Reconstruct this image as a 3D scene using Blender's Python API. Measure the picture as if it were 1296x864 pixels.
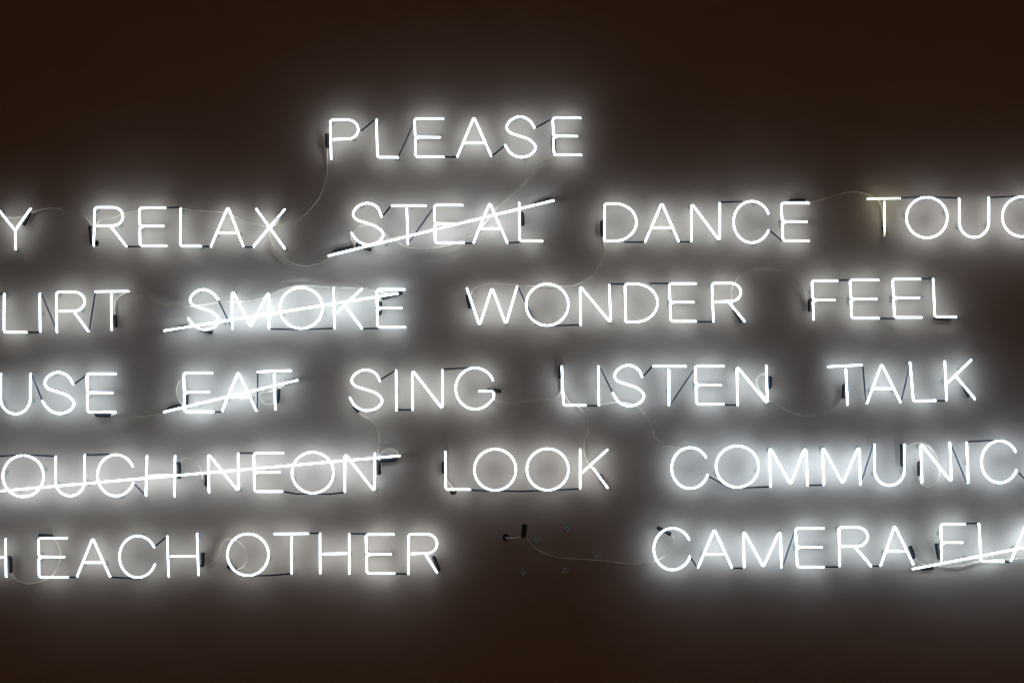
import bpy, math, random
from mathutils import Vector, Matrix, Euler
random.seed(7)
S = bpy.context.scene
for o in list(bpy.data.objects): bpy.data.objects.remove(o)
COL = S.collection

# ------------------------------------------------------------------ camera, room light, exposure
PXW, PXH, FPX = 1296.0, 864.0, 2400.0          # photo size and focal length in photo pixels
DIST, CAMZ, PITCH, ROLL = 6.0, 1.60, math.radians(5.0), math.radians(1.3)
cd = bpy.data.cameras.new('camera'); cam = bpy.data.objects.new('camera', cd); COL.objects.link(cam)
cd.sensor_width = 36.0; cd.lens = FPX * 36.0 / PXW; cd.clip_start = .05; cd.clip_end = 100
CR = Matrix.Rotation(math.pi / 2 + PITCH, 4, 'X') @ Matrix.Rotation(-ROLL, 4, 'Z')
cam.matrix_world = Matrix.Translation((0, -DIST, CAMZ)) @ CR
S.camera = cam
w = bpy.data.worlds.new('World'); S.world = w; w.use_nodes = True
AMBIENT, AMB_STR = (1.0, 0.44, 0.20), 0.0235     # dim warm gallery light
w.node_tree.nodes['Background'].inputs[0].default_value = (*AMBIENT, 1)
w.node_tree.nodes['Background'].inputs[1].default_value = AMB_STR
S.view_settings.view_transform = 'Standard'; S.view_settings.look = 'None'
S.view_settings.exposure = 0; S.view_settings.gamma = 1
S.cycles.filter_width = 1.2
GLOW = 5.0                                      # tube radiance
TUBE_R, BLACK_R, CAP_R, CABLE_R = .0034, .0028, .0064, .0026
FRONT = .037                                    # lit tube axis to wall

def P(px, d):
    """photo pixel -> point on the plane d metres in front of the wall"""
    v = CR.to_3x3() @ Vector((px[0] - PXW / 2, -(px[1] - PXH / 2), -FPX))
    t = (DIST - d) / v.y
    return Vector((0, -DIST, CAMZ)) + v * t
MM = .0025                                      # metres per photo pixel, about

# ------------------------------------------------------------------ materials
def new_mat(name):
    m = bpy.data.materials.new(name); m.use_nodes = True
    nt = m.node_tree; nt.nodes.clear()
    out = nt.nodes.new('ShaderNodeOutputMaterial')
    b = nt.nodes.new('ShaderNodeBsdfPrincipled'); nt.links.new(b.outputs[0], out.inputs[0])
    return m, nt, b
def neon_mat(name, col, s):
    m, nt, b = new_mat(name)
    b.inputs['Base Color'].default_value = (.8, .8, .8, 1); b.inputs['Roughness'].default_value = .12
    b.inputs['Emission Color'].default_value = (*col, 1)
    a = nt.nodes.new('ShaderNodeAttribute'); a.attribute_name = 'glow'
    k = nt.nodes.new('ShaderNodeMath'); k.operation = 'MULTIPLY'; k.inputs[1].default_value = s * GLOW
    nt.links.new(a.outputs['Fac'], k.inputs[0]); nt.links.new(k.outputs[0], b.inputs['Emission Strength'])
    return m
TINT = {
    'neutral': neon_mat('neon_neutral', (.84, 1.0, 1.14), .92),
    'soft':    neon_mat('neon_soft', (.86, 1.0, 1.13), .94),
    'dim':     neon_mat('neon_dim', (.84, 1.0, 1.14), .74),
    'cool':    neon_mat('neon_cool', (.77, 1.0, 1.23), 1.2),
    'blue':    neon_mat('neon_blue', (.76, 1.0, 1.26), 1.33),
    'green':   neon_mat('neon_green', (.92, 1.0, .80), .5),
}
def plain(name, col, rough, spec=.5, noise=None):
    m, nt, b = new_mat(name)
    b.inputs['Base Color'].default_value = (*col, 1); b.inputs['Roughness'].default_value = rough
    b.inputs['Specular IOR Level'].default_value = spec
    if noise:
        tc = nt.nodes.new('ShaderNodeTexCoord'); n = nt.nodes.new('ShaderNodeTexNoise')
        n.inputs['Scale'].default_value = noise; n.inputs['Detail'].default_value = 4
        r = nt.nodes.new('ShaderNodeValToRGB')
        r.color_ramp.elements[0].position = .3; r.color_ramp.elements[1].position = .7
        r.color_ramp.elements[0].color = (*[c * .7 for c in col], 1); r.color_ramp.elements[1].color = (*[min(1, c * 1.25) for c in col], 1)
        nt.links.new(tc.outputs['Object'], n.inputs['Vector']); nt.links.new(n.outputs['Fac'], r.inputs[0])
        nt.links.new(r.outputs[0], b.inputs['Base Color'])
    return m
M_BLACK = plain('blackout_paint', (.034, .034, .046), .26, .5, 60)
M_BLACK_SHEEN = plain('blackout_paint_sheen', (.085, .09, .125), .22, .6, 60)  # lighter blackout paint for steep tubes, neon reflection put into its colour
M_CAP = plain('black_rubber', (.012, .012, .013), .55, .4, 80)
M_CABLE = plain('silicone_cable', (.8, .70, .55), .4, .5, 25)
M_BRASS = plain('tie_wire', (.30, .24, .16), .4)
M_CLIP = plain('spring_steel', (.75, .72, .66), .22); M_CLIP.node_tree.nodes['Principled BSDF'].inputs['Metallic'].default_value = .9
M_HOLE_SHADE = plain('hole_shade', (.004, .004, .004), .9, .1)  # near-black colour standing in for the shade inside cable holes
M_RIM = plain('grommet_rim', (.16, .13, .11), .6)
m, nt, b = new_mat('support_glass'); M_GLASS = m
b.inputs['Base Color'].default_value = (.85, .92, .88, 1); b.inputs['Roughness'].default_value = .06
tr = nt.nodes.new('ShaderNodeBsdfTransparent'); mx = nt.nodes.new('ShaderNodeMixShader')
lw = nt.nodes.new('ShaderNodeFresnel'); lw.inputs[0].default_value = 1.5
ad = nt.nodes.new('ShaderNodeMath'); ad.operation = 'MULTIPLY_ADD'; ad.inputs[1].default_value = .8; ad.inputs[2].default_value = .14
tr.inputs[0].default_value = (.86, .92, .89, 1)
nt.links.new(lw.outputs[0], ad.inputs[0]); nt.links.new(ad.outputs[0], mx.inputs[0])
nt.links.new(tr.outputs[0], mx.inputs[1]); nt.links.new(b.outputs[0], mx.inputs[2])
nt.links.new(mx.outputs[0], [n for n in nt.nodes if n.type == 'OUTPUT_MATERIAL'][0].inputs[0])

m, nt, b = new_mat('wall_paint'); M_WALL = m
WALL = (.67, .56, .475)
tc = nt.nodes.new('ShaderNodeTexCoord')
n1 = nt.nodes.new('ShaderNodeTexNoise'); n1.inputs['Scale'].default_value = 1.6; n1.inputs['Detail'].default_value = 5; n1.inputs['Roughness'].default_value = .6
rp = nt.nodes.new('ShaderNodeValToRGB'); rp.color_ramp.elements[0].position = .3; rp.color_ramp.elements[1].position = .72
rp.color_ramp.elements[0].color = (*[c * .93 for c in WALL], 1); rp.color_ramp.elements[1].color = (*[c * 1.05 for c in WALL], 1)
n2 = nt.nodes.new('ShaderNodeTexNoise'); n2.inputs['Scale'].default_value = 260; n2.inputs['Detail'].default_value = 3
n3 = nt.nodes.new('ShaderNodeTexNoise'); n3.inputs['Scale'].default_value = 9; n3.inputs['Detail'].default_value = 2
bp = nt.nodes.new('ShaderNodeBump'); bp.inputs['Strength'].default_value = .22; bp.inputs['Distance'].default_value = .002
bp2 = nt.nodes.new('ShaderNodeBump'); bp2.inputs['Strength'].default_value = .2; bp2.inputs['Distance'].default_value = .01
for n in (n1, n2, n3): nt.links.new(tc.outputs['Object'], n.inputs['Vector'])
nt.links.new(n1.outputs['Fac'], rp.inputs[0]); nt.links.new(rp.outputs[0], b.inputs['Base Color'])
nt.links.new(n3.outputs['Fac'], bp2.inputs['Height']); nt.links.new(n2.outputs['Fac'], bp.inputs['Height'])
nt.links.new(bp2.outputs[0], bp.inputs['Normal']); nt.links.new(bp.outputs[0], b.inputs['Normal'])
b.inputs['Roughness'].default_value = .75; b.inputs['Specular IOR Level'].default_value = .15

# ------------------------------------------------------------------ path and mesh helpers
def fillet(pts, radii):
    """pts: Vectors; radii per point (0 = sharp). Returns a dense polyline with rounded corners."""
    out = [pts[0]]
    for i in range(1, len(pts) - 1):
        a, p, c = pts[i - 1], pts[i], pts[i + 1]
        r = radii[i]; u = a - p; v = c - p
        lu, lv = u.length, v.length
        if r <= 0 or lu < 1e-6 or lv < 1e-6: out.append(p); continue
        u /= lu; v /= lv
        ang = u.angle(v)
        if ang > math.pi - .05: out.append(p); continue
        t = min(r / math.tan(ang / 2), lu * .48, lv * .48)
        r = t * math.tan(ang / 2)
        bis = (u + v)
        if bis.length < 1e-6: out.append(p); continue
        bis.normalize(); c0 = p + bis * (r / math.sin(ang / 2))
        s, e = p + u * t - c0, p + v * t - c0
        n = max(3, int((math.pi - ang) / .26))
        for k in range(n + 1):
            q = s.slerp(e, k / n) if s.angle(e) < 3.1 else s.lerp(e, k / n)
            out.append(c0 + q.normalized() * r)
    out.append(pts[-1])
    res = [out[0]]
    for p in out[1:]:
        if (p - res[-1]).length > 3e-4: res.append(p)
    return res
def subdivide(path, step=.02):
    out = [path[0]]
    for a, c in zip(path, path[1:]):
        n = max(1, int((c - a).length / step))
        for k in range(1, n + 1): out.append(a.lerp(c, k / n))
    return out
def catmull(pts, n=8):
    P0 = [pts[0] * 2 - pts[1]] + list(pts) + [pts[-1] * 2 - pts[-2]]
    out = []
    for i in range(1, len(P0) - 2):
        p0, p1, p2, p3 = P0[i - 1:i + 3]
        t0 = 0; t1 = t0 + max(1e-5, (p1 - p0).length) ** .5; t2 = t1 + max(1e-5, (p2 - p1).length) ** .5; t3 = t2 + max(1e-5, (p3 - p2).length) ** .5
        for k in range(n):
            t = t1 + (t2 - t1) * k / n
            A1 = p0 * ((t1 - t) / (t1 - t0)) + p1 * ((t - t0) / (t1 - t0))
            A2 = p1 * ((t2 - t) / (t2 - t1)) + p2 * ((t - t1) / (t2 - t1))
            A3 = p2 * ((t3 - t) / (t3 - t2)) + p3 * ((t - t2) / (t3 - t2))
            B1 = A1 * ((t2 - t) / (t2 - t0)) + A2 * ((t - t0) / (t2 - t0))
            B2 = A2 * ((t3 - t) / (t3 - t1)) + A3 * ((t - t1) / (t3 - t1))
            out.append(B1 * ((t2 - t) / (t2 - t1)) + B2 * ((t - t1) / (t2 - t1)))
    out.append(pts[-1])
    return out
class MB:
    def __init__(s): s.v, s.f, s.g = [], [], []
    def tube(s, path, r, sides=10, glow=None, caps=True):
        path = [Vector(p) for p in path]
        n = len(path); base = len(s.v)
        T = [(path[min(i + 1, n - 1)] - path[max(i - 1, 0)]).normalized() for i in range(n)]
        N = T[0].orthogonal().normalized()
        rr = r if isinstance(r, (list, tuple)) else [r] * n
        def ring(c, N, B, r, g):
            for k in range(sides):
                a = 2 * math.pi * k / sides
                s.v.append(c + (N * math.cos(a) + B * math.sin(a)) * r); s.g.append(g)
        rings = 0
        G = glow or [1] * n
        for i in range(n):
            if i:
                N = (N - T[i] * N.dot(T[i]))
                N = N.normalized() if N.length > 1e-6 else T[i].orthogonal().normalized()
            B = T[i].cross(N)
            if i == 0 and caps:
                ring(path[0] - T[0] * rr[0] * .75, N, B, rr[0] * .55, G[0]); rings += 1
                ring(path[0] - T[0] * rr[0] * .4, N, B, rr[0] * .88, G[0]); rings += 1
            ring(path[i], N, B, rr[i], G[i]); rings += 1
            if i == n - 1 and caps:
                ring(path[i] + T[i] * rr[i] * .4, N, B, rr[i] * .88, G[i]); rings += 1
                ring(path[i] + T[i] * rr[i] * .75, N, B, rr[i] * .55, G[i]); rings += 1
        for j in range(rings - 1):
            a = base + j * sides; c = a + sides
            for k in range(sides):
                k2 = (k + 1) % sides
                s.f.append((a + k, a + k2, c + k2, c + k))
        s.f.append(tuple(base + k for k in reversed(range(sides))))
        e = base + (rings - 1) * sides
        s.f.append(tuple(e + k for k in range(sides)))
    def lathe(s, origin, axis, prof, sides=14):
        axis = axis.normalized(); N = axis.orthogonal().normalized(); B = axis.cross(N); base = len(s.v)
        for h, r in prof:
            for k in range(sides):
                a = 2 * math.pi * k / sides
                s.v.append(origin + axis * h + (N * math.cos(a) + B * math.sin(a)) * r); s.g.append(1)
        for j in range(len(prof) - 1):
            for k in range(sides):
                k2 = (k + 1) % sides; a = base + j * sides; c = a + sides
                s.f.append((a + k, a + k2, c + k2, c + k))
        s.f.append(tuple(base + k for k in reversed(range(sides))))
        e = base + (len(prof) - 1) * sides
        s.f.append(tuple(e + k for k in range(sides)))
    def mesh(s, name, mat, origin=Vector((0, 0, 0)), glow=False):
        me = bpy.data.meshes.new(name)
        me.from_pydata([tuple(v - origin) for v in s.v], [], s.f); me.update()
        me.materials.append(mat)
        for p in me.polygons: p.use_smooth = True
        if glow:
            at = me.attributes.new('glow', 'FLOAT', 'POINT'); at.data.foreach_set('value', s.g)
        return me
def link(name, me, parent=None, loc=None):
    o = bpy.data.objects.new(name, me); COL.objects.link(o)
    if loc is not None: o.location = loc
    if parent is not None: o.parent = parent
    return o
def tag(o, label, cat, group=None):
    o['label'] = label; o['category'] = cat
    if group: o['group'] = group
    return o

# ------------------------------------------------------------------ wall
mb = MB()
x0, x1, z0, z1, t = -4.2, 4.2, -.2, 4.6, .12
mb.v = [Vector(p) for p in ((x0, 0, z0), (x1, 0, z0), (x1, 0, z1), (x0, 0, z1), (x0, t, z0), (x1, t, z0), (x1, t, z1), (x0, t, z1))]
mb.f = [(0, 1, 2, 3), (5, 4, 7, 6), (1, 5, 6, 2), (4, 0, 3, 7), (3, 2, 6, 7), (4, 5, 1, 0)]
me = mb.mesh('wall', M_WALL)
for p in me.polygons: p.use_smooth = False
wall = link('wall', me); wall['kind'] = 'structure'

# ------------------------------------------------------------------ shared small parts
OUT = Vector((0, -1, 0))                                     # out of the wall
mb = MB()
mb.lathe(Vector((0, .0005, 0)), OUT, [(0, .0075), (.0025, .0075), (.0035, .0062), (.0045, .0034), (.012, .0028), (.026, .0028), (FRONT - TUBE_R - .007, .0031), (FRONT - TUBE_R - .003, .0048), (FRONT - TUBE_R + .0012, .0056), (FRONT - TUBE_R + .0012, .003)], 12)
SUPPORT = mb.mesh('tube_support', M_GLASS)
mb = MB()
ringp = [Vector((0, -FRONT + math.cos(a) * (TUBE_R + .0005), math.sin(a) * (TUBE_R + .0005))) for a in [2 * math.pi * k / 14 for k in range(15)]]
mb.tube(ringp, .0006, 5, caps=False)
TIE = mb.mesh('tie_wire', M_BRASS)
def support(parent, at, axis):
    s = link('tube_support', SUPPORT, parent, Vector((at.x, 0, at.z)) - (parent.location if parent else Vector((0, 0, 0))))
    s.rotation_euler = (0, -math.atan2(axis.z, axis.x) if axis.length else 0, 0)
    return s

# ------------------------------------------------------------------ glyph strokes, in photo pixels
def lean(x): return math.tan(math.radians(.6 + 2.8 * x / 1296))
BACK = 12 * .001 / MM                                         # 12 mm as pixels; depth in strokes is in metres
def ell(cx, cy, rx, ry, a0, a1, n=40):
    return [(cx + rx * math.cos(math.radians(a0 + (a1 - a0) * k / n)), cy - ry * math.sin(math.radians(a0 + (a1 - a0) * k / n)), 0, 0) for k in range(n + 1)]
def stem(x, yt, yb):
    if isinstance(x, tuple): return x
    l = lean(x) * (yb - yt) / 2
    return (x - l, x + l)
RC, RS, RB = .0085, .0032, .0046
def glyph(ch, a):
    """returns list of strokes; stroke = [(x, y, back, fillet radius)...]"""
    if ch in 'EF':
        x, yt, xtr, ym, xmr, yb = a[:6]; xt, xb = stem(x, yt, yb); xm = (xt + xb) / 2
        s = [(xtr, yt, 0, 0), (xt, yt, 0, RC), (xm + .1, ym - 1.5, 0, .0055), (xm + 4, ym - .3, 0, 0), (xmr, ym, 0, RB), (xmr, ym, .0105, RB), (xm + 4, ym + .4, .0105, RB), (xm + 3, ym + 1.2, 0, RB), (xm + .1, ym + 1.8, 0, .0055)]
        if ch == 'E': s += [(xb, yb, 0, RC), (a[6], yb, 0, 0)]
        else: s += [(xb, yb, 0, 0)]
        return [s]
    if ch == 'L':
        x, yt, yb, xr = a[:4]; xt, xb = stem(x, yt, yb); yr = a[4] if len(a) > 4 else yb
        return [[(xt, yt, 0, 0), (xb, yb, 0, RC), (xr, yr, 0, 0)]]
    if ch == 'I':
        x, yt, yb = a; xt, xb = stem(x, yt, yb)
        return [[(xt, yt, 0, 0), (xb, yb, 0, 0)]]
    if ch == 'A':
        ap, lf, rf, yb = a
        f = (yb - ap[1]) / (lf[1] - ap[1]); g = (yb - ap[1]) / (rf[1] - ap[1])
        return [[(*lf, 0, 0), (*ap, 0, RS), (*rf, 0, 0)],
                [(ap[0] + (lf[0] - ap[0]) * f + 2.2, yb, .004, 0), (ap[0] + (rf[0] - ap[0]) * g - 2.2, yb, .004, 0)]]
    if ch == 'S':
        l, r, yt, yb = a[:4]; U = [(.92, .28), (.80, .10), (.48, 0), (.15, .085), (0, .26), (.10, .385), (.48, .485), (.80, .575), (1, .75), (.86, .92), (.48, 1), (.14, .9), (-.06, .69)]
        if len(a) > 4:
            U[0] = ((a[4][0] - l) / (r - l), (a[4][1] - yt) / (yb - yt)); U[-1] = ((a[5][0] - l) / (r - l), (a[5][1] - yt) / (yb - yt))
        pts = catmull([Vector((l + u * (r - l), yt + v * (yb - yt), 0)) for u, v in U], 5)
        return [[(p.x, p.y, 0, 0) for p in pts]]
    if ch == 'O':
        l, r, yt, yb, br = a
        g = 3.2
        return [ell((l + r) / 2, (yt + yb) / 2, (r - l) / 2, (yb - yt) / 2, br + g, br + 360 - g, 56)]
    if ch in 'CG':
        l, yt, yb, e1 = a[:4]; ry = (yb - yt) / 2; cy = (yt + yb) / 2
        def rxof(e):
            c = math.sqrt(max(.05, 1 - ((e[1] - cy) / ry) ** 2)); return (e[0] - l) / (1 + c)
        if ch == 'C':
            e2 = a[4]; rx = (rxof(e1) + rxof(e2)) / 2
            a0 = math.degrees(math.asin((cy - e1[1]) / ry)); a1 = 360 - math.degrees(math.asin((e2[1] - cy) / ry))
            return [ell(l + rx, cy, rx, ry, a0, a1, 44)]
        xr, bl, by = a[4:7]; rx = rxof(e1)
        a0 = math.degrees(math.asin((cy - e1[1]) / ry)); a1 = 318
        s = ell(l + rx, cy, rx, ry, a0, a1, 40)
        s += [(xr, s[-1][1] - 5, 0, .012), (xr, by, 0, RC), (bl, by, 0, 0)]
        return [s]
    if ch == 'D':
        x, yt, yb, r = a; xt, xb = stem(x, yt, yb); h = (yb - yt) / 2; wd = r - (xt + xb) / 2; rx = wd * .68
        s = [(xb + 3.5, yb + .3, .002, 0), (xb, yb, 0, RS), (xt, yt, 0, RC)] + ell(r - rx, yt + h, rx, h, 90, -90, 30) + [(xb + 4.5, yb, 0, 0)]
        return [s]
    if ch in 'PR':
        x, yt, yb, r, ym = a[:5]; xt, xb = stem(x, yt, yb); h = (ym - yt) / 2; rx = min((r - xt) * .5, h * 1.1)
        s = [(xb, yb, 0, 0), (xt, yt, 0, RC)] + ell(r - rx, yt + h, rx, h, 90, -90, 22) + [((xt + xb) / 2 + 3.5, ym + .5, 0, 0)]
        if ch == 'P': return [s]
        return [s, [(*a[5], .002, 0), (*a[6], 0, 0)]]
    if ch == 'U':
        xl, xr, ytl, yb = a[:4]; ytr = a[4] if len(a) > 4 else ytl; rx = (xr - xl) / 2; ry = min(rx * 1.05, (yb - ytl) * .6)
        return [[(xl, ytl, 0, 0)] + ell((xl + xr) / 2, yb - ry, rx, ry, 180, 360, 26) + [(xr, ytr, 0, 0)]]
    if ch == 'T':
        l, r, x, yb = a
        xt, xb = stem(x, l[1], yb)
        return [[(*l, 0, 0), (*r, 0, 0)], [(xt, (l[1] + r[1]) / 2 + 4.1, .001, 0), (xb, yb, 0, 0)]]
    if ch == 'H':
        xl, tl, bl, xr, tr_, br, yb = a
        L0, L1 = stem(xl, tl, bl); R0, R1 = stem(xr, tr_, br)
        return [[(L0, tl, 0, 0), (L1, bl, 0, 0)], [(R0, tr_, 0, 0), (R1, br, 0, 0)], [((L0 + L1) / 2 + 3.6, yb + .4, .002, 0), ((R0 + R1) / 2 - 3.6, yb, .002, 0)]]
    if ch == 'N':
        xl, tl, bl, xr, tr_, br = a
        L0, L1 = stem(xl, tl, bl); R0, R1 = stem(xr, tr_, br)
        return [[(L1, bl, 0, 0), (L0, tl, 0, RS), (R1, br, 0, RS), (R0, tr_, 0, 0)]]
    if ch in 'MWVZ':
        return [[(p[0], p[1], 0, RS) for p in a]]
    if ch == 'K':
        x, yt, yb, p1, p2, p3, p4 = a; xt, xb = stem(x, yt, yb)
        return [[(xt, yt, 0, 0), (xb, yb, 0, 0)], [(*p1, 0, 0), (*p2, .003, 0)], [(*p3, .004, 0), (*p4, 0, 0)]]
    if ch == 'X':
        return [[(*a[0], 0, 0), (*a[1], 0, 0)], [(*a[2], .0105, 0), (*a[3], .0105, 0)]]
    if ch == 'Y':
        l, r, j, f = a
        return [[(*l, 0, 0), (*j, 0, RS), (*f, 0, 0)], [(*r, 0, 0), (j[0] + 1.6, j[1] - 3, .004, 0)]]
    raise ValueError(ch)

# ------------------------------------------------------------------ word builder
def reg(x, y, wd):
    """coordinates below are read in an enlarged crop of the photo: origin x, y and width wd"""
    k = wd / 1296
    def f(v):
        if isinstance(v, list): return [f(q) for q in v]
        return (x + v[0] * k, y + v[1] * k)
    f.X = lambda v: x + v * k
    f.Y = lambda v: y + v * k
    return f
def conv(R, ch, a):
    X, Y = R.X, R.Y
    def sx(v): return (X(v[0]), X(v[1])) if isinstance(v, tuple) else X(v)
    if ch in 'EF': return [sx(a[0]), Y(a[1]), X(a[2]), Y(a[3]), X(a[4]), Y(a[5])] + ([X(a[6])] if ch == 'E' else [])
    if ch == 'L': return [sx(a[0]), Y(a[1]), Y(a[2]), X(a[3])] + ([Y(a[4])] if len(a) > 4 else [])
    if ch == 'I': return [sx(a[0]), Y(a[1]), Y(a[2])]
    if ch == 'A': return [R(a[0]), R(a[1]), R(a[2]), Y(a[3])]
    if ch == 'S': return [X(a[0]), X(a[1]), Y(a[2]), Y(a[3]), R(a[4]), R(a[5])]
    if ch == 'O': return [X(a[0]), X(a[1]), Y(a[2]), Y(a[3]), a[4]]
    if ch == 'C': return [X(a[0]), Y(a[1]), Y(a[2]), R(a[3]), R(a[4])]
    if ch == 'G': return [X(a[0]), Y(a[1]), Y(a[2]), R(a[3]), X(a[4]), X(a[5]), Y(a[6])]
    if ch == 'D': return [sx(a[0]), Y(a[1]), Y(a[2]), X(a[3])]
    if ch in 'PR': return [sx(a[0]), Y(a[1]), Y(a[2]), X(a[3]), Y(a[4])] + [R(p) for p in a[5:]]
    if ch == 'U': return [X(a[0]), X(a[1]), Y(a[2]), Y(a[3])] + ([Y(a[4])] if len(a) > 4 else [])
    if ch == 'T': return [R(a[0]), R(a[1]), sx(a[2]), Y(a[3])]
    if ch == 'H': return [sx(a[0]), Y(a[1]), Y(a[2]), sx(a[3]), Y(a[4]), Y(a[5]), Y(a[6])]
    if ch == 'N': return [sx(a[0]), Y(a[1]), Y(a[2]), sx(a[3]), Y(a[4]), Y(a[5])]
    if ch in 'MWXY': return [R(p) for p in a]
    if ch == 'K': return [sx(a[0]), Y(a[1]), Y(a[2])] + [R(p) for p in a[3:]]

def stroke3d(s, front=FRONT, bend=True):
    pts = [P((x, y), front - bk) for x, y, bk, r in s]; rad = [r for *_, r in s]
    if bend:
        b = Vector((0, .008, 0))
        pts = [pts[0] + b] + pts + [pts[-1] + b]; rad = [0] + rad + [0]
        rad[1] = .0046; rad[-2] = .0046
    return subdivide(fillet(pts, rad), .018)
def end_glow(path, lo=.14, L=.011, fade=None, lo_back=False):
    d = [0]
    for a, c in zip(path, path[1:]): d.append(d[-1] + (c - a).length)
    tot = d[-1]; g = []
    for q in d:
        e = min(q, tot - q); k = lo + (1 - lo) * min(1, e / L)
        if lo_back and path[len(g)].y > -FRONT + .0075 and e > .02: k *= .04
        if fade: k *= 1 - fade * max(0, (q / tot - .55) / .45) ** 1.3
        g.append(k)
    return g
def connector(parent, p, q, o, back=.014, bow=0):
    """painted-over glass between two letters, running nearer the wall"""
    n = .006
    a0, a1 = P(p, FRONT - n), P(p, FRONT - back); b0, b1 = P(q, FRONT - n), P(q, FRONT - back)
    mid = (a1 + b1) / 2 + Vector((0, 0, -bow * MM))
    path = subdivide(fillet([a0, a1, mid, b1, b0], [0, .007, .05, .007, 0]), .03)
    mb = MB(); mb.tube(path, BLACK_R, 8)
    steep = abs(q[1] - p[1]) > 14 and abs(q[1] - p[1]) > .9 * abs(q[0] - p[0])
    return link('blackout_tube', mb.mesh('blackout_tube', M_BLACK_SHEEN if steep else M_BLACK, o), parent)
def cap_mesh(p, q, r, o, dist):
    a, c = P(p, dist), P(q, dist); d = (c - a); L = d.length
    mb = MB(); mb.lathe(a, d, [(-.001, r * .55), (.0005, r * .82), (.004, r * .92), (.010, r), (L - .006, r * 1.04), (L - .001, r * .95), (L, r * .6)], 14)
    return mb.mesh('electrode_cap', M_CAP, o)
ALLCAPS = []
CAPDIST = .0195
def cap(parent, p, q, o, ends, r=CAP_R):
    link('electrode_cap', cap_mesh(p, q, r, o, CAPDIST), parent)
    ALLCAPS.append((p, q))
    # the tube end bends back and runs into the cap
    best = None
    for e in ends:
        for s in (p, q):
            dd = math.hypot(e[0] - s[0], e[1] - s[1])
            if best is None or dd < best[0]: best = (dd, e, s)
    if best and best[0] < 16:
        _, e, s = best
        path = subdivide(fillet([P(e, FRONT - .008), P(e, CAPDIST), P(s, CAPDIST)], [0, .007, 0]), .03)
        if (path[-1] - path[0]).length > .006:
            mb = MB(); mb.tube(path, .0036, 8)
            link('blackout_tube', mb.mesh('blackout_tube', M_BLACK, o), parent)

def word(text, label, tint, letters, conns, caps, group='lit neon words', tints=None, fades=None, nosupport=()):
    """letters: (crop, char, data); conns and caps: (crop, p, q)"""
    data = [(ch, glyph(ch, conv(R, ch, a))) for R, ch, a in letters]
    allp = [(x, y) for _, st in data for s in st for x, y, *_ in s]
    cx = (min(p[0] for p in allp) + max(p[0] for p in allp)) / 2; by = max(p[1] for p in allp)
    root = bpy.data.objects.new('neon_sign', None); COL.objects.link(root)
    o = P((cx, by), 0); o.y = 0; root.location = o; root.empty_display_size = .05
    tag(root, label, 'neon sign', group)
    ends = []
    for i, (ch, strokes) in enumerate(data):
        mb = MB(); sup = []
        for j, s in enumerate(strokes):
            path = stroke3d(s)
            fd = (fades or {}).get((i, j))
            mb.tube(path, TUBE_R, 12, end_glow(path, fade=fd, lo_back=ch in 'EF'))
            
            for (ax_, ay_, *_), (bx_, by_, *_) in zip(s, s[1:]):
                nn = max(1, int(math.hypot(bx_ - ax_, by_ - ay_) / 3))
                ends += [(ax_ + (bx_ - ax_) * k / nn, ay_ + (by_ - ay_) * k / nn) for k in range(nn + 1)]
            if j == 0 or ch in 'HTKX':
                n = len(path)
                for f in ((.27, .74) if (j == 0 and ch not in 'ITHK') else (.5,)):
                    k = int(n * f)
                    if abs(path[k].y + FRONT) < .003: sup.append((path[k], path[min(n - 1, k + 1)] - path[k - 1]))
        col = (tints or {}).get(i, tint)
        l = link('letter', mb.mesh('letter_' + ch.lower(), TINT[col], o, True), root)
        l['label'] = 'lit white glass tube letter ' + ch
        for p, ax in sup[:2]:
            sp = support(root, p, ax)
            link('tie_wire', TIE, sp)
    for c in conns: connector(root, c[0](c[1]), c[0](c[2]), o, bow=c[3] if len(c) > 3 else 0)
    for R, p, q in caps: cap(root, R(p), R(q), o, ends)
    return root

BARD = FRONT + .0125
def strike(label, p, q, caps, tint='cool'):
    o = P(((p[0] + q[0]) / 2, max(p[1], q[1])), 0); o.y = 0
    root = bpy.data.objects.new('neon_strike_bar', None); COL.objects.link(root); root.location = o
    tag(root, label, 'neon tube', 'slanted neon bars crossing out words')
    path = stroke3d([(p[0], p[1], 0, 0), (q[0], q[1], 0, 0)], BARD)
    mb = MB(); mb.tube(path, TUBE_R, 12, end_glow(path)); link('tube', mb.mesh('bar_tube', TINT[tint], o, True), root)
    for R, a, c in caps:
        a, c = R(a), R(c)
        link('electrode_cap', cap_mesh(a, c, CAP_R, o, CAPDIST), root)
        e = min((p, q), key=lambda e: math.hypot(e[0] - a[0], e[1] - a[1]))
        path = subdivide(fillet([P(e, BARD - .008), P(e, CAPDIST), P(a, CAPDIST)], [0, .007, 0]), .03)
        mb = MB(); mb.tube(path, .0036, 8); link('blackout_tube', mb.mesh('blackout_tube', M_BLACK, o), root)
    n = max(2, int(math.hypot(p[0] - q[0], p[1] - q[1]) / 110))
    for k in range(n):
        f = (k + .5) / n; at = P((p[0] + (q[0] - p[0]) * f, p[1] + (q[1] - p[1]) * f), BARD)
        mb = MB(); mb.lathe(Vector((at.x, .0005, at.z)), OUT, [(0, .0075), (.0025, .0075), (.0035, .0062), (.0045, .0034), (.012, .0028), (BARD - TUBE_R - .007, .0031), (BARD - TUBE_R - .003, .0048), (BARD - TUBE_R + .0012, .0056), (BARD - TUBE_R + .0012, .003)], 12)
        link('tube_support', mb.mesh('tube_support', M_GLASS, o), root)
    return root

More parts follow.
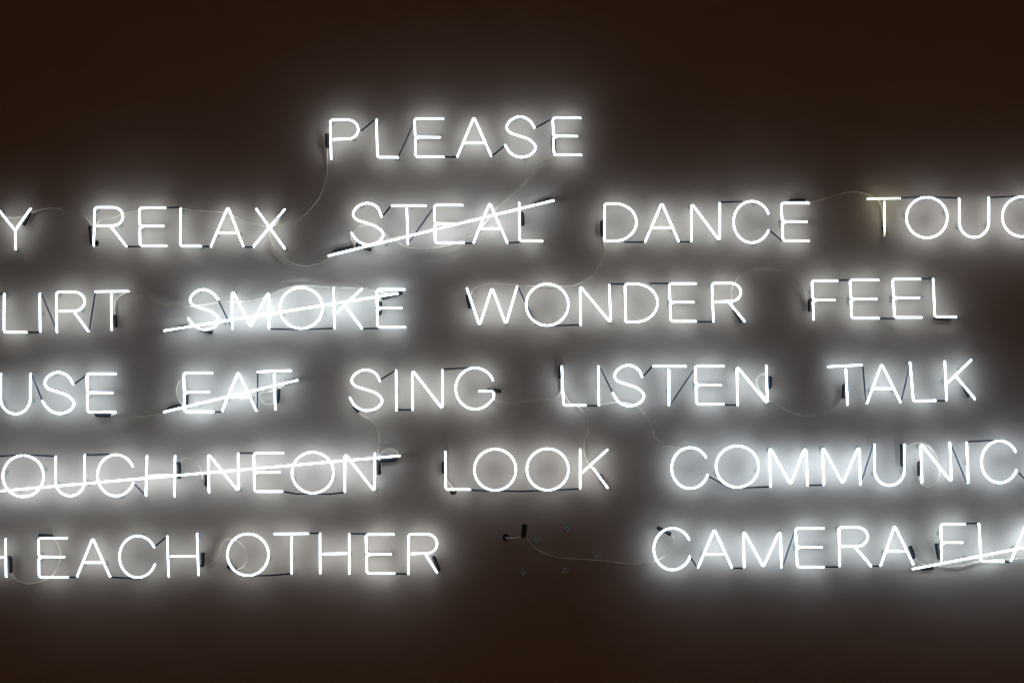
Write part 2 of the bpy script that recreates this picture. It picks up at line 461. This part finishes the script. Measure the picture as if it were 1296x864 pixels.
def cable(label, segs, d0=.015, ends=(CAPDIST, CAPDIST), r=CABLE_R):
    """segs: list of (crop, [points]); the cable lies close to the wall and lifts at its ends"""
    px = [R(p) for R, pts in segs for p in pts]
    n = len(px); pts = []
    for i, p in enumerate(px):
        d = ends[0] if i == 0 else ends[1] if i == n - 1 else d0 + random.uniform(-.001, .0015)
        pts.append(P(p, d))
    path = catmull(pts, 7)
    mb = MB(); mb.tube(path, r, 7)
    o = pts[n // 2].copy(); o.y = 0
    c = link('power_cable', mb.mesh('power_cable', M_CABLE, o), None, o)
    tag(c, label, 'cable', 'thin pale cables looping between the words')
    return c

# ------------------------------------------------------------------ the words, row by row
A1 = reg(390, 110, 370)
word('PLEASE', 'white neon word PLEASE glowing alone above all the other words', 'neutral', [
    (A1, 'P', ((98, 102), 147, 318, 222, 231)), (A1, 'L', ((303, 307), 145, 312, 398)),
    (A1, 'E', (474, 141, 598, 224, 584, 310, 600)), (A1, 'A', ((735, 135), (662, 308), (811, 305), 249)),
    (A1, 'S', (880, 1008, 132, 312, (1003, 180), (873, 258))), (A1, 'E', (1087, 138, 1207, 219, 1192, 302, 1211))],
    [(A1, (236, 195), (300, 143)), (A1, (402, 305), (472, 155)), (A1, (604, 311), (658, 311)), (A1, (815, 307), (870, 262)), (A1, (1008, 182), (1085, 140))],
    [(A1, (86, 268), (84, 208)), (A1, (1092, 285), (1090, 235))])
B1, B2, B3, B4, B5 = reg(0, 230, 240), reg(220, 230, 240), reg(400, 230, 320), reg(740, 230, 320), reg(1040, 220, 256)
word('Y', 'white neon letter Y ending a word left of RELAX', 'neutral', [
    (B1, 'Y', ((-3, 200), (208, 185), (105, 335), (105, 460)))], [], [(B1, (205, 215), (160, 298))])
word('RELAX', 'white neon word RELAX with no bar across it, left of STEAL', 'neutral', [
    (B1, 'R', ((648, 640), 175, 435, 840, 299, (757, 306), (862, 440))), (B1, 'E', (955, 178, 1128, 304, 1118, 437, 1135)),
    (B1, 'L', ((1234, 1232), 182, 440, 1372)), (B2, 'A', ((370, 172), (253, 442), (474, 439), 350)),
    (B2, 'X', ((563, 185), (757, 455), (758, 188), (542, 445)))],
    [(B1, (868, 443), (965, 443)), (B1, (1137, 178), (1228, 176)), (B2, (186, 443), (248, 443)), (B2, (480, 446), (540, 446))],
    [(B1, (628, 425), (616, 300)), (B2, (762, 182), (705, 250))], tints=None)
word('STEAL', 'white neon word STEAL crossed out, between RELAX and DANCE', 'neutral', [
    (B3, 'S', (190, 344, 110, 323, (335, 178), (181, 262))), (B3, 'T', ((388, 122), (562, 122), 468, 318)),
    (B3, 'E', (608, 120, 750, 215, 738, 312, 757)), (B3, 'A', ((890, 108), (808, 311), (980, 311), 240)), (B3, 'L', ((1041, 1044), 108, 304, 1160))],
    [(B3, (346, 170), (385, 124)), (B3, (475, 312), (604, 132)), (B3, (762, 315), (804, 315)), (B3, (986, 313), (1048, 310))],
    [(B3, (205, 325), (285, 348)), (B3, (1058, 160), (1059, 226))], tints=None)
word('DANCE', 'white neon word DANCE between the crossed-out STEAL and TOUCH', 'neutral', [
    (B4, 'D', ((102, 102), 112, 303, 265)), (B4, 'A', ((395, 109), (311, 306), (481, 304), 236)),
    (B4, 'N', ((548, 547), 111, 303, (693, 692), 109, 304)), (B4, 'C', (763, 100, 312, (938, 162), (946, 248))),
    (B4, 'E', (1012, 110, 1150, 205, 1138, 303, 1150))],
    [(B4, (205, 309), (303, 309)), (B4, (486, 308), (544, 308)), (B4, (698, 105), (805, 102)), (B4, (951, 252), (1010, 302))],
    [(B4, (90, 282), (90, 200)), (B4, (1130, 97), (1050, 98))])
word('TOUCH', 'white neon word TOUCH with a fading greenish first T, right of DANCE', 'soft', [
    (B5, 'T', ((295, 160), (503, 157), (402, 403), 396)), (B5, 'O', (543, 805, 150, 410, 91)), (B5, 'U', (881, 1071, 158, 407, 152)),
    (B5, 'C', (1157, 147, 402, (1392, 205), (1398, 330))), (B5, 'H', (1480, 142, 396, 1650, 140, 394, 266))],
    [(B5, (510, 154), (655, 150)), (B5, (685, 150), (876, 155)), (B5, (1076, 152), (1245, 145)), (B5, (1400, 335), (1476, 392))],
    [(B5, (404, 395), (396, 335))], tints={0: 'green'}, fades={(0, 1): .93})

C1, C2, C3, C4 = reg(0, 340, 240), reg(190, 340, 350), reg(560, 330, 400), reg(920, 330, 320)
word('FLIRT', 'white neon word FLIRT, showing LIRT, left of the crossed-out SMOKE', 'neutral', [
    (C1, 'F', (-235, 172, -70, 305, -85, 438)), (C1, 'L', ((28, 27), 172, 434, 178)), (C1, 'I', ((272, 274), 170, 428)),
    (C1, 'R', ((385, 388), 160, 430, 579, 288, (506, 295), (602, 425))), (C1, 'T', ((650, 156), (876, 154), (760, 762), 416))],
    [(C1, (-62, 170), (20, 172)), (C1, (186, 434), (268, 434)), (C1, (284, 172), (378, 395)), (C1, (610, 420), (651, 165))],
    [(C1, (790, 400), (785, 320))])
word('SMOKE', 'white neon word SMOKE crossed out, between FLIRT and WONDER', 'cool', [
    (C2, 'S', (187, 322, 97, 285, (318, 143), (178, 232))), (C2, 'M', ((385, 280), (384, 98), (472, 272), (557, 104), (557, 279))),
    (C2, 'O', (608, 808, 88, 280, 270)), (C2, 'K', (862, 90, 277, (992, 95), (872, 206), (910, 168), (992, 279))),
    (C2, 'E', (1064, 97, 1192, 185, 1178, 274, 1195))],
    [(C2, (320, 148), (380, 270)), (C2, (564, 282), (700, 284)), (C2, (715, 284), (857, 279)), (C2, (998, 281), (1072, 279))],
    [(C2, (225, 278), (292, 300)), (C2, (1080, 155), (1076, 215))])
word('WONDER', 'white neon word WONDER between the crossed-out SMOKE and FEEL', 'neutral', [
    (C3, 'W', ((100, 112), (152, 266), (203, 109), (260, 261), (306, 105))), (C3, 'O', (343, 516, 95, 265, 270)),
    (C3, 'N', ((564, 567), 103, 262, 687, 99, 255)), (C3, 'D', ((748, 752), 95, 250, 882)),
    (C3, 'E', (933, 93, 1040, 170, 1030, 248, 1040)), (C3, 'R', (1108, 92, 248, 1223, 166, (1176, 172), (1239, 248)))],
    [(C3, (312, 112), (385, 262)), (C3, (432, 266), (560, 263)), (C3, (692, 95), (748, 95)), (C3, (850, 93), (930, 93)), (C3, (1046, 249), (1104, 250))],
    [(C3, (101, 140), (114, 196)), (C3, (1228, 250), (1195, 200))])
word('FEEL', 'white neon word FEEL at the end of its row, right of WONDER', 'neutral', [
    (C4, 'F', (440, 102, 567, 201, 551, 300)), (C4, 'E', (635, 98, 777, 196, 766, 294, 780)),
    (C4, 'E', (854, 94, 992, 190, 985, 290, 1000)), (C4, 'L', ((1058, 1065), 93, 287, 1176))],
    [(C4, (573, 100), (640, 98)), (C4, (786, 295), (858, 296)), (C4, (998, 92), (1054, 91))],
    [(C4, (1062, 294), (1150, 298)), (C4, (426, 198), (424, 262))])

D1, D2, D3, D4, D5 = reg(0, 440, 220), reg(190, 440, 230), reg(420, 440, 300), reg(690, 440, 310), reg(990, 440, 300)
word('USE', 'white neon letters USE ending a word left of EAT', 'cool', [
    (D1, 'U', (5, 226, 195, 492)), (D1, 'S', (333, 552, 182, 490, (543, 270), (315, 395))), (D1, 'E', (650, 193, 860, 335, 838, 478, 858))],
    [(D1, (240, 205), (312, 385)), (D1, (560, 266), (645, 203)), (D1, (-150, 180), (2, 186))],
    [(D1, (825, 503), (712, 500))])
word('EAT', 'short white neon word EAT crossed out, left of SING', 'cool', [
    (D2, 'E', (242, 180, 440, 316, 420, 455, 450)), (D2, 'A', ((628, 172), (514, 449), (756, 446), 351)),
    (D2, 'T', ((766, 171), (1003, 162), (884, 893), 438))],
    [(D2, (456, 457), (510, 457)), (D2, (764, 443), (768, 178))],
    [(D2, (908, 392), (916, 292)), (D2, (262, 330), (258, 420))])
word('SING', 'white neon word SING between the crossed-out EAT and LISTEN', 'neutral', [
    (D3, 'S', (108, 275, 120, 343, (262, 182), (98, 272))), (D3, 'I', ((351, 353), 123, 340)),
    (D3, 'N', ((440, 442), 122, 338, (605, 605), 122, 334)), (D3, 'G', (677, 110, 335, (881, 177), 886, 806, 237))],
    [(D3, (270, 172), (350, 122)), (D3, (357, 338), (440, 338)), (D3, (610, 117), (745, 110))],
    [(D3, (850, 230), (925, 238)), (D3, (120, 320), (150, 350))])
word('LISTEN', 'white neon word LISTEN between SING and TALK', 'cool', [
    (D4, 'L', ((88, 97), 98, 304, 214)), (D4, 'I', ((281, 284), 98, 302)), (D4, 'S', (367, 523, 92, 307, (513, 152), (358, 240))),
    (D4, 'T', ((573, 97), (745, 98), (655, 655), 302)), (D4, 'E', (797, 97, 944, 197, 930, 298, 944)),
    (D4, 'N', ((1014, 1019), 98, 302, (1170, 1176), 95, 295))],
    [(D4, (221, 306), (276, 306)), (D4, (294, 110), (356, 235)), (D4, (521, 148), (566, 99)), (D4, (664, 296), (794, 105)), (D4, (949, 302), (1013, 302))],
    [(D4, (80, 98), (81, 165)), (D4, (1188, 212), (1188, 150))])
word('TALK', 'slightly tilted white neon word TALK at the end of its row, right of LISTEN', 'cool', [
    (D5, 'T', ((252, 103), (436, 94), (348, 357), 310)), (D5, 'A', ((543, 88), (464, 302), (647, 296), 223)),
    (D5, 'L', ((699, 717), 80, 291, 840, 288)), (D5, 'K', ((889, 899), 74, 285, (1034, 66), (908, 188), (952, 158), (1054, 279)))],
    [(D5, (441, 102), (458, 298)), (D5, (651, 290), (697, 98)), (D5, (846, 289), (895, 289))],
    [(D5, (336, 278), (338, 200)), (D5, (1020, 268), (990, 200))])

E1, E2, E3, E4, E5 = reg(0, 550, 260), reg(220, 550, 310), reg(530, 550, 320), reg(820, 540, 260), reg(1050, 540, 246)
word('TOUCH', 'white neon word TOUCH crossed out by the long bar, left of NEON', 'neutral', [
    (E1, 'T', ((-262, 142), (-50, 138), -156, 390)), (E1, 'O', (18, 275, 130, 390, 91)), (E1, 'U', (350, 534, 138, 385, 128)),
    (E1, 'C', (615, 125, 385, (840, 198), (837, 302))), (E1, 'H', ((927, 920), 134, 383, (1104, 1100), 134, 387, 256))],
    [(E1, (-45, 136), (145, 128)), (E1, (160, 127), (345, 134)), (E1, (541, 127), (690, 123)), (E1, (845, 306), (914, 378))],
    [(E1, (1132, 275), (1130, 176))])
word('NEON', 'white neon word NEON crossed out by the long bar, left of LOOK', 'neutral', [
    (E2, 'N', ((182, 186), 99, 303, (340, 342), 98, 299)), (E2, 'E', (425, 97, 576, 198, 560, 300, 573)),
    (E2, 'O', (625, 845, 92, 308, 270)), (E2, 'N', ((905, 905), 99, 301, (1064, 1062), 98, 299))],
    [(E2, (346, 96), (428, 96)), (E2, (580, 300), (725, 312), 1.5), (E2, (745, 312), (900, 305), 1)],
    [(E2, (1084, 140), (1085, 212)), (E2, (172, 205), (174, 272))])
word('LOOK', 'white neon word LOOK between the crossed-out NEON and COMMUNICATE', 'soft', [
    (E3, 'L', ((136, 139), 87, 280, 263)), (E3, 'O', (285, 498, 73, 284, 270)), (E3, 'O', (554, 767, 71, 283, 270)),
    (E3, 'K', ((827, 827), 75, 274, (967, 76), (838, 193), (892, 168), (968, 271)))],
    [(E3, (269, 283), (388, 286)), (E3, (396, 286), (652, 284), 1), (E3, (664, 284), (822, 276))],
    [(E3, (128, 198), (127, 140)), (E3, (955, 255), (925, 205))])
def mv(R1, R2, p): q = R2(p); return ((q[0] - R1.X(0)) / (R1.X(1) - R1.X(0)), (q[1] - R1.Y(0)) / (R1.Y(1) - R1.Y(0)))
word('COMMUNICATE', 'long bright bluish white neon word COMMUNICATE, showing COMMUNIC, right of LOOK', 'blue', [
    (E4, 'C', (150, 130, 388, (366, 193), (378, 303))), (E4, 'O', (430, 698, 120, 380, 270)),
    (E4, 'M', ((775, 374), (766, 124), (900, 361), (995, 120), (1008, 368))),
    (E4, 'M', ((1111, 364), (1100, 121), (1229, 356), mv(E4, E5, (198, 122)), mv(E4, E5, (205, 383)))),
    (E5, 'U', (299, 499, 118, 390)), (E5, 'N', ((607, 616), 110, 370, (802, 812), 105, 368)), (E5, 'I', ((914, 924), 106, 371)),
    (E5, 'C', (1012, 93, 372, (1234, 165), (1253, 288))), (E5, 'A', ((1430, 92), (1320, 362), (1540, 358), 275)),
    (E5, 'T', ((1570, 90), (1770, 86), (1668, 1676), 355)), (E5, 'E', (1850, 86, 2020, 215, 2000, 350, 2020))],
    [(E4, (386, 313), (520, 384)), (E4, (575, 384), (766, 377)), (E4, (1016, 368), (1106, 366)), (E5, (216, 350), (292, 116)), (E5, (814, 130), (913, 368)), (E5, (925, 98), (1090, 90)), (E5, (1264, 308), (1318, 362))],
    [(E5, (484, 262), (482, 112)), (E5, (598, 325), (597, 232))], tints={0: 'cool'})

F1, F2, F3, F4, F5 = reg(0, 650, 300), reg(260, 650, 320), reg(600, 640, 280), reg(800, 640, 270), reg(1040, 640, 256)
word('H', 'dim white neon letter H ending a word left of EACH', 'dim', [
    (F1, 'H', (-118, 138, 348, (30, 33), 137, 343, 237))], [(F1, (-185, 180), (-122, 140))], [(F1, (58, 322), (57, 236))])
word('EACH', 'dim white neon word EACH left of OTHER', 'dim', [
    (F1, 'E', (212, 132, 364, 235, 351, 345, 370)), (F1, 'A', ((507, 132), (421, 342), (601, 342), 266)),
    (F1, 'C', (653, 120, 347, (838, 181), (850, 276))), (F1, 'H', ((914, 922), 123, 342, (1077, 1085), 108, 334, 230))],
    [(F1, (376, 346), (415, 346)), (F1, (606, 346), (765, 352)), (F1, (845, 179), (911, 125))],
    [(F1, (212, 118), (290, 123)), (F1, (1108, 285), (1108, 210))])
word('OTHER', 'white neon word OTHER beside the dark stretch of wall before CAMERA', 'soft', [
    (F2, 'O', (113, 323, 102, 315, 270)), (F2, 'T', ((352, 102), (526, 101), (442, 442), 305)),
    (F2, 'H', ((587, 588), 101, 303, (737, 737), 104, 306, 203)), (F2, 'E', (825, 105, 964, 207, 950, 304, 968)),
    (F2, 'R', ((1042, 1040), 103, 307, 1187, 202, (1131, 212), (1187, 299)))],
    [(F2, (232, 315), (436, 306), 1), (F2, (533, 99), (584, 99)), (F2, (742, 101), (832, 102)), (F2, (973, 306), (1036, 307))],
    [(F2, (1196, 288), (1167, 215)), (F2, (112, 268), (160, 288))])
word('CAMERA', 'bluish white neon word CAMERA with no bar across it, left of FLASH', 'cool', [
    (F4, 'C', (132, 135, 387, (344, 204), (354, 307))), (F4, 'A', ((500, 142), (401, 372), (606, 373), 292)),
    (F4, 'M', ((681, 371), (675, 145), (797, 369), (900, 145), (908, 371))), (F4, 'E', (998, 135, 1165, 250, 1150, 370, 1166)),
    (F5, 'R', ((110, 115), 137, 384, 294, 257, (217, 266), (317, 384))), (F5, 'A', ((467, 126), (378, 382), (587, 372), 289))],
    [(F4, (359, 316), (396, 373)), (F4, (614, 377), (678, 377)), (F4, (916, 362), (993, 135)), (F4, (1171, 369), (1257, 369)), (F5, (325, 384), (373, 384))],
    [(F4, (155, 132), (237, 172)), (F5, (592, 330), (563, 255))])
word('FLASH', 'white neon word FLASH, showing FLA, crossed out right of CAMERA', 'cool', [
    (F5, 'F', ((763, 768), 117, 918, 234, 900, 348)), (F5, 'L', ((1008, 1020), 114, 354, 1167, 356)),
    (F5, 'A', ((1312, 106), (1213, 351), (1428, 346), 268)), (F5, 'S', (1500, 1640, 98, 345, (1630, 165), (1492, 270))),
    (F5, 'H', ((1720, 1730), 92, 340, (1890, 1900), 90, 338, 212))],
    [(F5, (926, 112), (1004, 110)), (F5, (1173, 358), (1209, 356)), (F5, (1436, 346), (1490, 275))],
    [(F5, (752, 340), (735, 238))])

# ------------------------------------------------------------------ crossing-out bars
strike('slanted white neon bar striking through STEAL', B3((64, 379)), B3((1217, 96)), [(B3, (90, 358), (195, 334)), (B3, (1205, 92), (1115, 118))])
strike('slanted white neon bar striking through SMOKE', C2((66, 290)), C2((1160, 116)), [(C2, (1180, 112), (1085, 140)), (C2, (110, 285), (175, 268))])
strike('slanted short white neon bar striking through EAT', D2((98, 457)), D2((1049, 231)), [(D2, (135, 432), (225, 410)), (D2, (1030, 232), (960, 255))])
strike('very long white neon bar striking through both TOUCH and NEON', (-62, 626.5), E2((1194, 111)), [(E2, (1178, 129), (1090, 138))])
strike('slanted white neon bar striking through FLASH', F5((586, 403)), F5((2010, 128)), [(F5, (640, 402), (715, 392))])

# ------------------------------------------------------------------ cables
H1 = reg(330, 240, 190)
cable('pale cable falling from the P of PLEASE to the X of RELAX', [(A1, [(84, 275), (84, 330), (78, 400)]), (H1, [(505, 60), (440, 150), (350, 235), (250, 285), (150, 308)])])
cable('pale cable running down from the last E of PLEASE to STEAL', [(A1, [(1105, 262), (1080, 315), (1010, 350)]), (B3, [(1070, 5), (1000, 70), (930, 130), (850, 230), (760, 300), (640, 335), (540, 348), (450, 330), (380, 280), (300, 225), (215, 235), (180, 290), (210, 330)])])
cable('pale cable running from the Y to RELAX', [(B1, [(-250, 250), (-60, 235), (60, 243), (140, 240), (215, 215), (290, 187), (360, 178), (450, 195), (560, 232), (625, 300), (625, 340)])])
cable('pale cable running along behind the letters of RELAX to its X', [(B1, [(625, 340), (700, 250), (770, 245), (860, 212), (980, 188), (1080, 183)]), (B2, [(20, 180), (200, 196), (330, 207), (430, 240), (560, 288), (650, 310), (700, 290), (735, 225)])], ends=(CAPDIST, CAPDIST))
cable('pale cable looping from the X of RELAX to the bar across STEAL', [(B2, [(712, 245), (672, 310), (662, 380), (690, 455), (760, 525), (850, 563), (930, 570), (1040, 535), (1110, 490)])])
cable('pale cable dropping from DANCE to WONDER', [(B4, [(90, 275), (102, 330), (95, 390), (60, 450)]), (C3, [(628, 45), (560, 92), (480, 104), (400, 104), (330, 100), (240, 92), (170, 93), (128, 115), (110, 165)])])
cable('pale cable arching from DANCE to the fading T of TOUCH', [(B4, [(1128, 98), (1170, 100), (1230, 80)]), (B5, [(0, 163), (100, 128), (200, 112), (290, 127), (360, 170), (386, 235), (394, 310), (397, 345)])])
cable('pale cable running from FLIRT to SMOKE, along the top of its letters', [(C1, [(785, 330), (782, 270), (795, 215), (840, 175), (890, 157), (970, 170)]), (C2, [(10, 138), (60, 165), (130, 178), (220, 172), (320, 157), (440, 152), (540, 130), (620, 95), (700, 78), (860, 85), (1000, 93), (1090, 112), (1150, 125)])])
cable('pale cable arching high between WONDER and FEEL', [(C3, [(1205, 215), (1188, 165), (1190, 105), (1220, 60)]), (C4, [(60, 82), (110, 55), (180, 43), (270, 52), (340, 92), (390, 150), (412, 210), (425, 240)])])
cable('pale cable hanging between USE and the bar across EAT', [(D1, [(820, 503), (880, 490), (960, 505), (1060, 512), (1150, 500), (1225, 478)]), (D2, [(150, 428)])])
cable('small pale cable loop beside the E of EAT', [(D2, [(258, 340), (240, 225), (205, 240), (187, 290), (195, 350), (222, 400), (230, 412)])])
cable('small pale cable loop under the T of EAT', [(D2, [(985, 248), (900, 300), (790, 330), (785, 365), (830, 405), (885, 395), (908, 380)])])
cable('pale cable falling from the S of SING to the bar across NEON', [(D3, [(130, 335), (165, 370), (212, 393), (240, 430), (258, 480)]), (E2, [(1085, 60), (1080, 95), (1090, 125), (1110, 134)])])
cable('pale cable crossing the gap between SING and LISTEN', [(D3, [(900, 236), (885, 280), (920, 297), (980, 300), (1080, 290), (1180, 280)]), (D4, [(40, 273), (80, 240), (82, 165)])])
cable('pale cable dropping from the L of LISTEN to the K of LOOK', [(D4, [(80, 155), (104, 250), (130, 288), (180, 318), (215, 370), (226, 455)]), (E3, [(852, 20), (848, 80), (860, 130), (885, 170), (930, 212)])])
cable('pale cable falling from the S of LISTEN to COMMUNICATE', [(D4, [(278, 306), (320, 298), (370, 290), (440, 292), (495, 320), (535, 370), (572, 455)]), (E4, [(25, 30), (60, 90), (120, 115), (190, 128), (230, 150)])], ends=(.028, .02))
cable('pale cable sagging between LISTEN and the T of TALK', [(D4, [(1188, 160), (1150, 138), (1120, 165), (1138, 230), (1200, 285)]), (D5, [(0, 325), (80, 362), (150, 372), (230, 358), (290, 325), (334, 275)])])
cable('pale cable looping from TOUCH to the first N of NEON', [(E1, [(1130, 185), (1165, 150), (1210, 155), (1250, 195), (1275, 250)]), (E2, [(150, 225), (165, 265), (173, 262)])])
cable('pale cable arching beside the bar end over NEON', [(E2, [(1086, 145), (1100, 95), (1140, 72), (1175, 85), (1192, 118), (1170, 132)])])
cable('short pale cable from the L of LOOK into its wall hole', [(E3, [(128, 195), (150, 240), (172, 270), (177, 290)])], ends=(CAPDIST, .002))
cable('pale cable loop inside the N of COMMUNICATE', [(E5, [(483, 125), (520, 122), (560, 107), (620, 106), (680, 145), (722, 215), (732, 290), (715, 360), (670, 400), (628, 396), (600, 355), (598, 318)])])
cable('pale cable hanging from H to the E of EACH', [(F1, [(58, 318), (75, 350), (110, 375), (160, 384), (230, 370), (290, 332), (325, 265), (330, 215), (312, 160), (285, 126)])])
cable('pale cable curving between EACH and OTHER', [(F1, [(1108, 280), (1125, 296), (1155, 285), (1185, 245), (1205, 180), (1228, 142)]), (F2, [(110, 128), (155, 135), (195, 170), (212, 220), (195, 270), (155, 286)])])
cable('short pale cable stub between the wall hole and the loose black cap', [(F3, [(187, 186), (225, 191), (268, 183), (284, 178)])], ends=(.002, .016))
cable('pale cable sagging from the loose black cap to the C of CAMERA', [(F3, [(302, 178), (318, 205), (355, 245), (430, 288), (520, 307), (640, 315), (740, 322), (860, 338), (960, 342), (1050, 325), (1110, 298), (1158, 245), (1172, 195), (1148, 165)])], ends=(.016, CAPDIST))
cable('pale cable running beneath FLASH to the end of CAMERA', [(F5, [(590, 320), (615, 352), (655, 376), (720, 385), (800, 392), (900, 385), (1000, 358), (1120, 343), (1296, 340), (1500, 345)])])

# ------------------------------------------------------------------ loose hardware between OTHER and CAMERA
p, q = F3((287, 186)), F3((297, 104))
o = P(p, 0); o.y = 0
c = link('cable_cap', cap_mesh(p, q, .0082, o, .016), None, o)
tag(c, 'loose black rubber cap on the dark wall between OTHER and CAMERA', 'cap')
spots = [((365, 200), 'bare glass tube support just right of the loose black cap'),
         ((545, 130), 'bare glass tube support on dark wall, level with the loose black cap top'),
         ((713, 285), 'bare glass tube support touching the long cable to CAMERA'),
         ((535, 378), 'bare glass tube support under the middle of the sagging cable'),
         ((290, 382), 'bare glass tube support straight below the loose black cap')]
for k, (s, lab) in enumerate(spots):
    at = P(F3(s), .02)
    mb = MB(); mb.lathe(Vector((0, .0005, 0)), OUT, [(0, .0105), (.003, .0105), (.0042, .0086), (.0056, .0046), (.03, .0038), (.034, .0046), (.039, .0078), (.041, .0078), (.041, .004)], 12)
    s_ = link('tube_support', mb.mesh('tube_support', M_GLASS), None, Vector((at.x, 0, at.z)))
    tag(s_, lab, 'glass support', 'bare glass supports on the dark wall')
    mb = MB(); a = .7 + k
    dx, dz = math.cos(a), math.sin(a)
    mb.tube(catmull([Vector((-dx * .012, -.040, -dz * .012)), Vector((-dx * .006, -.0375, -dz * .006)), Vector((0, -.036, 0)), Vector((dx * .006, -.0375, dz * .006)), Vector((dx * .013, -.043, dz * .013))], 3), .0014, 6)
    link('tie_wire', mb.mesh('tie_wire', M_CLIP), s_)

# cable holes: rims, with flat black discs on the wall as painted shade inside
for R, pt in ((F3, (185, 182)), (E3, (177, 290)), (B1, (655, 420))):
    at = P(R(pt), 0); o = Vector((at.x, 0, at.z))
    mb = MB(); mb.lathe(Vector((0, 0, 0)), OUT, [(-.0005, .0115), (.0012, .0112), (.002, .0098), (.0014, .0082), (-.0005, .0080)], 20)
    mb.f = mb.f[:-2]
    h = link('cable_hole', mb.mesh('cable_hole', M_RIM), wall, o)
    mb = MB(); mb.lathe(Vector((0, 0, 0)), OUT, [(-.0005, .0083), (.0008, .0083)], 20)
    link('hole_shade_disc', mb.mesh('hole_shade_disc', M_HOLE_SHADE), h)
